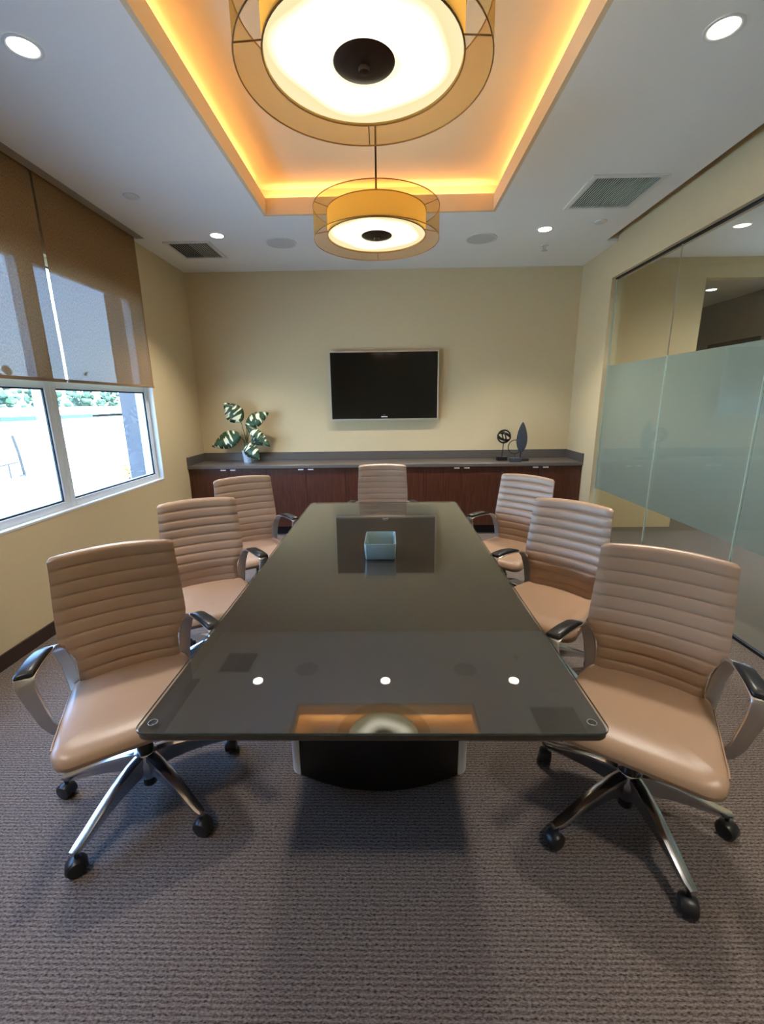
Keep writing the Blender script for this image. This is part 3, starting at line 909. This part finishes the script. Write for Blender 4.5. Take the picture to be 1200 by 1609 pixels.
# ------------------------------------------------------------------ ceiling fittings
def downlight(x, y, z, label, power, lens, grp='round recessed ceiling downlights', cone=88, soft=.055):
    e = thing('downlight', label, 'downlight', (x, y, z), group=grp)
    bm = bmesh.new()
    lathe(bm, [(.074, -.0005), (.074, -.004), (.066, -.007), (.056, -.003), (.054, -.0008)], 36, cap0=False, cap1=False)
    obj('trim_ring', bm, M_WHITE, e, smooth=50)
    bm = bmesh.new(); lathe(bm, [(.055, -.0035), (.055, -.001)], 32)
    obj('lens', bm, lens, e)
    d = bpy.data.lights.new('downlight_lamp', 'SPOT'); d.energy = power; d.color = (1.0, .92, .80)
    d.spot_size = math.radians(cone); d.spot_blend = 1.0; d.shadow_soft_size = soft
    o = bpy.data.objects.new('downlight_lamp', d); COL.objects.link(o); o.parent = e; o.location = (0, 0, -.012)
downlight(-1.549, 2.272, ZC, 'lit recessed downlight nearest the camera on the window side', DOWN_W, M_LENS, soft=.12)
downlight(1.404, 2.272, ZC, 'lit recessed downlight nearest the camera on the glass wall side', DOWN_W, M_LENS, soft=.12)
downlight(-1.549, 4.445, ZC, 'lit recessed downlight beside the dark air vent', DOWN_W, M_LENS, cone=96)
downlight(CX, 4.445, ZC, 'lit recessed downlight hidden behind the far pendant lamp', DOWN_W, M_LENS, cone=96)
downlight(1.413, 4.445, ZC, 'lit recessed downlight beside the fire sprinkler', DOWN_W, M_LENS, cone=96)
downlight(-1.549, 0.10, ZC, 'unseen fill downlight added behind the camera on the window side', DOWN_W, M_LENS, soft=.12)  # out of view, added to fill the table's shadow on the near floor
downlight(1.404, 0.10, ZC, 'unseen fill downlight added behind the camera on the glass wall side', DOWN_W, M_LENS, soft=.12)  # second of the added pair filling the near floor
downlight(4.12, 6.16, HALLZ, 'lit recessed downlight in the hall beyond the glass', 45, M_LENS_HALL, 'hall and corridor downlights')
downlight(3.75, 3.6, ZC, 'unseen downlight added to brighten the corridor beyond the glass', 170, M_LENS_HALL, 'hall and corridor downlights', 165)  # out of view, added with a wide cone to brighten the corridor walls

def speaker(x, y, label):
    e = thing('ceiling_speaker', label, 'speaker', (x, y, ZC), group='round ceiling speakers')
    bm = bmesh.new(); lathe(bm, [(.145, -.0005), (.145, -.006), (.138, -.008), (.132, -.0055), (.131, -.0008)], 48, cap0=False, cap1=False)
    obj('rim', bm, M_WHITE, e, smooth=50)
    bm = bmesh.new(); lathe(bm, [(.131, -.001), (.131, -.004), (.08, -.0055), (.01, -.006)], 48)
    obj('grille', bm, M_GRILLE, e, smooth=50)
speaker(-1.015, 4.668, 'round flush ceiling speaker nearer the window side')
speaker(.888, 4.656, 'round flush ceiling speaker nearer the glass wall')

def vent(x0, x1, y0, y1, n, tilts, label, pocket):
    cx, cy = (x0 + x1) / 2, (y0 + y1) / 2
    hx, hy = (x1 - x0) / 2, (y1 - y0) / 2
    e = thing('ceiling_vent', label, 'air vent', (cx, cy, ZC), group='square ceiling air vents')
    f = .032
    bm = bmesh.new()
    for b in ((-hx, -hx + f, -hy, hy), (hx - f, hx, -hy, hy), (-hx + f, hx - f, -hy, -hy + f), (-hx + f, hx - f, hy - f, hy)):
        add_box(bm, *b, -.012, -.0005)
    obj('frame', bm, M_WHITE, e, smooth=0)
    obj('backing', bm_box(-hx + f, hx - f, -hy + f, hy - f, -.0015, -.0006), pocket, e, smooth=0)
    me = to_mesh('slat', bm_box(-.0011, .0011, -hy + f, hy - f, -.006, .006), M_WHITE, 0)
    for i in range(n):
        px = -hx + f + (2 * hx - 2 * f) * (i + .5) / n
        place('slat', me, e, loc=(px, 0, -.0095), rot=(0, tilts(i), 0))
vent(1.412, 1.934, 3.478, 4.018, 26, lambda i: math.radians(20), 'white slatted ceiling return vent near the glass wall', M_DARK)
vent(-2.116, -1.675, 4.572, 5.052, 16, lambda i: math.radians(-50 if i < 8 else -14), 'dark slatted ceiling supply vent near the window wall', M_DARK)

def cover_disc(x, y, label):
    e = thing('sprinkler_cover', label, 'sprinkler', (x, y, ZC), group='round sprinkler cover plates')
    bm = bmesh.new(); lathe(bm, [(.050, -.0005), (.050, -.006), (.044, -.010)], 28)
    obj('plate', bm, M_WHITE, e)
    bm = bmesh.new(); lathe(bm, [(.056, -.0004), (.056, -.002), (.0505, -.003)], 28, cap0=False, cap1=False)
    obj('collar', bm, M_GRILLE, e)
cover_disc(-1.877, 3.648, 'small round white cover plate on the ceiling near the blinds')
cover_disc(1.837, 4.297, 'small round white cover plate on the ceiling beside the white vent')
sp = thing('fire_sprinkler', 'small exposed fire sprinkler head on the ceiling by the back wall', 'sprinkler', (1.555, 4.86, ZC))
bm = bmesh.new(); lathe(bm, [(.038, -.0005), (.036, -.008), (.014, -.012)], 24)
obj('escutcheon', bm, M_WHITE, sp)
bm = bmesh.new(); tube(bm, [(-.012, 0, -.012), (-.016, 0, -.03), (0, 0, -.046)], .003, 6); tube(bm, [(.012, 0, -.012), (.016, 0, -.03), (0, 0, -.046)], .003, 6)
obj('frame_arm', bm, M_SATIN, sp)
bm = bmesh.new(); lathe(bm, [(.006, -.046), (.028, -.048), (.028, -.050)], 16)
obj('deflector', bm, M_SATIN, sp)

# ------------------------------------------------------------------ potted plant
ZCT = CZ + 0.0402
PY = 5.33
pp = thing('potted_plant', 'variegated green and cream leafy plant in a pale blue pot', 'plant', (-1.722, PY, ZCT))
bm = bmesh.new()
lathe(bm, [(.052, .0), (.056, .003), (.070, .145), (.070, .150), (.064, .150), (.062, .13)], 32)
obj('pot', bm, M_POT, pp, smooth=45)
bm = bmesh.new(); lathe(bm, [(.060, .131), (.03, .136), (.004, .137)], 20)
obj('soil', bm, M_SOIL, pp)

def leaf_mesh(L, W, cuts, cup, droop):
    """heart shaped leaf along +x in its own plane, notched edges"""
    bm = bmesh.new()
    n = 34
    cols = []
    for i in range(n + 1):
        t = i / n
        prof = (math.sin(PI * min(1, t * 0.98 + 0.02)) ** 0.62) * (1.15 - 0.72 * t) if t < 1 else 0
        row = []
        for s in (-1, -.5, 0, .5, 1):
            w_ = prof * W / 2
            if abs(s) == 1:
                k = (t * cuts + (0.25 if s > 0 else 0)) % 1.0
                if .22 < t < .92 and k > .84: w_ *= .50
            x = L * t - (0.09 * L * abs(s) * (1 - t) ** 6) + 0.10 * L * abs(s) * (1 - t)
            y = s * w_
            z = cup * abs(s) ** 1.4 * W - droop * L * t * t
            row.append(bm.verts.new((x, y, z)))
        cols.append(row)
    for a, b in zip(cols[:-1], cols[1:]):
        for j in range(4):
            try: bm.faces.new((a[j], a[j+1], b[j+1], b[j]))
            except ValueError: pass
    bmesh.ops.remove_doubles(bm, verts=list(bm.verts), dist=1e-5)
    return to_mesh('leaf', bm, M_LEAF, 60)
P = Vector((-1.722, PY, ZCT))
def rel(x, z, dy): return Vector((x, PY + dy, z)) - P
# (leaf base, leaf tip, width, facing tilt, droop)
leaves = [(rel(-1.765, 1.355, 0.00), rel(-1.930, 1.555, -.05), .235, .10, 5),
          (rel(-1.790, 1.205, -.03), rel(-2.120, 1.085, -.06), .225, .06, 6),
          (rel(-1.735, 1.310, .02), rel(-1.478, 1.455, .00), .195, .10, 6),
          (rel(-1.695, 1.310, -.04), rel(-1.440, 1.085, -.10), .130, .05, 5),
          (rel(-1.735, 1.095, -.06), rel(-1.575, .935, -.12), .180, .08, 5),
          (rel(-1.700, 1.270, .05), rel(-1.560, 1.160, .06), .130, .05, 4),
          (rel(-1.665, 1.160, -.02), rel(-1.535, 1.080, -.03), .090, .05, 4)]
top = Vector((0.0, 0, .135))
for i, (b, tp, w_, dr, cuts) in enumerate(leaves):
    d = tp - b; L = d.length; xa = d.normalized()
    nrm = Vector((0.10 * (1 if i % 2 else -1), -0.92, 0.34)); nrm = (nrm - xa * nrm.dot(xa)).normalized()
    ya = nrm.cross(xa)
    mt = Matrix((xa, ya, nrm)).transposed().to_4x4(); mt.translation = b
    o = place('leaf', leaf_mesh(L * 1.08, w_ * 1.14, cuts, -.10, dr), pp)
    o.matrix_local = mt
    mod = o.modifiers.new('thickness', 'SOLIDIFY'); mod.thickness = .0012
    bm = bmesh.new()
    m1 = top.lerp(b, .5) + Vector((0, 0.0, .03))
    st = top + Vector((0.012 * math.cos(i * 2.1), .012 * math.sin(i * 2.1), -.01))
    tube(bm, [st, m1, b + xa * 0.02], .0048, 6, .003)
    obj('stem', bm, M_STEM, pp, smooth=60)

# ------------------------------------------------------------------ sculptures on the countertop
s1 = thing('ball_sculpture', 'dark openwork ball sculpture on a thin rod and block', 'sculpture', (1.352, 5.29, ZCT))
obj('block', bm_box(-.060, .060, -.04, .04, 0, .048, bevel=.003, seg=1), M_IRON, s1, smooth=0)
bm = bmesh.new(); tube(bm, [(.0, 0, .048), (.008, 0, .12), (.012, 0, .205)], .005, 8)
obj('rod', bm, M_IRON, s1)
bm = bmesh.new()
cen = Matrix.Translation((.015, 0, .285))
for ax, an in (((0, 1, 0), 75), ((1, 0, 0), 90), ((1, 0.5, 0), 28), ((1, -0.6, 0), -42)):
    torus(bm, .074, .0085, cen @ Matrix.Rotation(math.radians(an), 4, Vector(ax).normalized()), 36, 6)
obj('openwork_ball', bm, M_IRON, s1, smooth=60)
s2 = thing('ring_sculpture', 'thin dark ring sculpture on a low block', 'sculpture', (1.480, 5.165, ZCT))
obj('block', bm_box(-.062, .062, -.04, .04, 0, .046, bevel=.003, seg=1), M_SLATE, s2, smooth=0)
bm = bmesh.new(); tube(bm, [(.01, .03, .046), (.01, .06, .062), (.01, .075, .085)], .005, 8)
obj('rod', bm, M_IRON, s2)
bm = bmesh.new(); torus(bm, .080, .005, Matrix.Translation((.01, .078, .165)) @ Matrix.Rotation(PI / 2, 4, 'X'), 44, 6)
obj('ring', bm, M_IRON, s2, smooth=60)
s3 = thing('leaf_sculpture', 'tall slate blue metal leaf sculpture on a block', 'sculpture', (1.590, 5.255, ZCT))
obj('block', bm_box(-.065, .065, -.04, .04, 0, .026, bevel=.003, seg=1), M_IRON, s3, smooth=0)
bm = bmesh.new(); tube(bm, [(-.03, 0, .026), (-.03, -.018, .08), (-.03, -.030, .13)], .005, 8)
obj('rod', bm, M_IRON, s3)
bm = bmesh.new(); rings = []
for i in range(21):
    t_ = i / 20
    hw_ = .062 * (math.sin(PI * (t_ ** .78)) ** .75 if 0 < t_ < 1 else 0) + .002
    z = .100 + .355 * t_
    rings.append([(hw_, -.012 * 0, z), (hw_ * .5, -.006, z), (0, -.010, z), (-hw_ * .5, -.006, z), (-hw_, 0, z), (-hw_ * .5, .005, z), (0, .005, z), (hw_ * .5, .005, z)])
loft(bm, rings)
bl = obj('blade', bm, M_SLATE, s3, loc=(-.030, -.034, 0), smooth=40)
bm = bmesh.new(); tube(bm, [(0, -.011, .105), (0, -.0115, .44)], .0028, 6, .001)
for i in range(9):
    z = .15 + .03 * i
    for s in (-1, 1):
        hw_ = .05 * math.sin(PI * (((z - .1) / .355) ** .78)) ** .75
        tube(bm, [(0, -.0105, z), (s * hw_ * .9, -.003, z + .03)], .0016, 5)
obj('vein', bm, M_SLATE, bl, smooth=60)

# ------------------------------------------------------------------ outside the windows
GZO = -1.0
sbox('ground', M_GROUND, 'bright pale concrete forecourt outside the window', 'ground', -60, XL - 0.15, -25, 70, GZO - 0.1, GZO)
sbox('column', M_STUCCO, 'stucco fin of the facade outside the window', 'facade fin', -2.80, XL - 0.15, 4.66, 5.0, GZO, 3.5)
bl = thing('white_building', 'low sunlit white building with a blue grey gutter outside the window', 'building', (-15.0, 20, GZO))
obj('wall', bm_box(-6, 0, -26, 26, 0, 2.02), M_EXTWHITE, bl, smooth=0)
obj('gutter', bm_box(0, .18, -26, 2.2, 2.02, 2.20), M_GUTTER, bl, smooth=0)
bm = bmesh.new()
loft(bm, [[(.1, -26, 2.2), (-6.1, -26, 2.2), (-3, -26, 2.55)], [(.1, 26, 2.2), (-6.1, 26, 2.2), (-3, 26, 2.55)]])
obj('roof', bm, M_EXTWHITE, bl, smooth=0)

def ico_crown(r, seed, n=60):
    rnd = random.Random(seed)
    bm = bmesh.new()
    for _ in range(n):
        p = Vector((rnd.gauss(0, .42), rnd.gauss(0, .42), rnd.gauss(0, .36))) * r
        mt = Matrix.Translation(p) @ Matrix.Rotation(rnd.uniform(0, 6), 4, Vector((rnd.random() + .1, rnd.random(), rnd.random())).normalized()) @ Matrix.Diagonal((1, .8, .5, 1))
        bmesh.ops.create_icosphere(bm, subdivisions=1, radius=r * rnd.uniform(.10, .24), matrix=mt)
    return bm
def tree(x, y, h, r, seed, label):
    e = thing('tree', label, 'tree', (x, y, GZO), group='trees behind the white building')
    bm = bmesh.new(); tube(bm, [(0, 0, 0), (.1, 0, h * .5), (0, .1, h)], .22, 8, .08)
    obj('trunk', bm, M_BARK, e)
    o = obj('crown', ico_crown(r, seed), M_FOLIAGE, e, loc=(0, 0, h), smooth=0)
    o['kind'] = 'stuff'
tree(-26, 29.0, 3.1, 1.9, 1, 'green tree behind the building at the picture edge')
tree(-26, 33.5, 3.2, 1.7, 2, 'green tree behind the building beside the window mullion')
tree(-26, 37.6, 3.1, 1.8, 3, 'green tree behind the building just past the mullion')
tree(-26, 41.5, 3.2, 1.3, 4, 'smaller green tree behind the building nearest the facade fin')
gt_ = thing('gate_post', 'dark leaning gate post on the forecourt outside', 'post', (-14.0, 16.35, GZO))
bm = bmesh.new(); tube(bm, [(0, 0.1, 0), (0, .02, .9), (0, -.10, 1.55)], .055, 8)
obj('post', bm, M_RAIL, gt_)
bm = bmesh.new(); lathe(bm, [(.14, 0), (.10, .06), (.05, .08)], 12)
obj('foot', bm, M_RAIL, gt_)
rl = thing('handrail', 'thin dark handrail on the forecourt outside', 'railing', (-14.0, 16.4, GZO))
for a, b in ((-1.0, -.15), (1.0, 2.0)):
    bm = bmesh.new(); tube(bm, [(0, a, .50), (0, b, .55)], .03, 6); obj('rail', bm, M_RAIL, rl)
    bm = bmesh.new(); tube(bm, [(0, (a + b) / 2, 0), (0, (a + b) / 2, .52)], .03, 6); obj('baluster', bm, M_RAIL, rl)
sh = thing('shrub', 'small yellow green shrub beside the facade fin outside', 'shrub', (-9.2, 15.2, GZO))
o = obj('foliage', ico_crown(.42, 9, 70), M_HEDGE, sh, loc=(0, 0, .35), smooth=0); o['kind'] = 'stuff'
bm = bmesh.new(); tube(bm, [(0, 0, 0), (.02, 0, .35)], .03, 6); obj('stem', bm, M_BARK, sh)
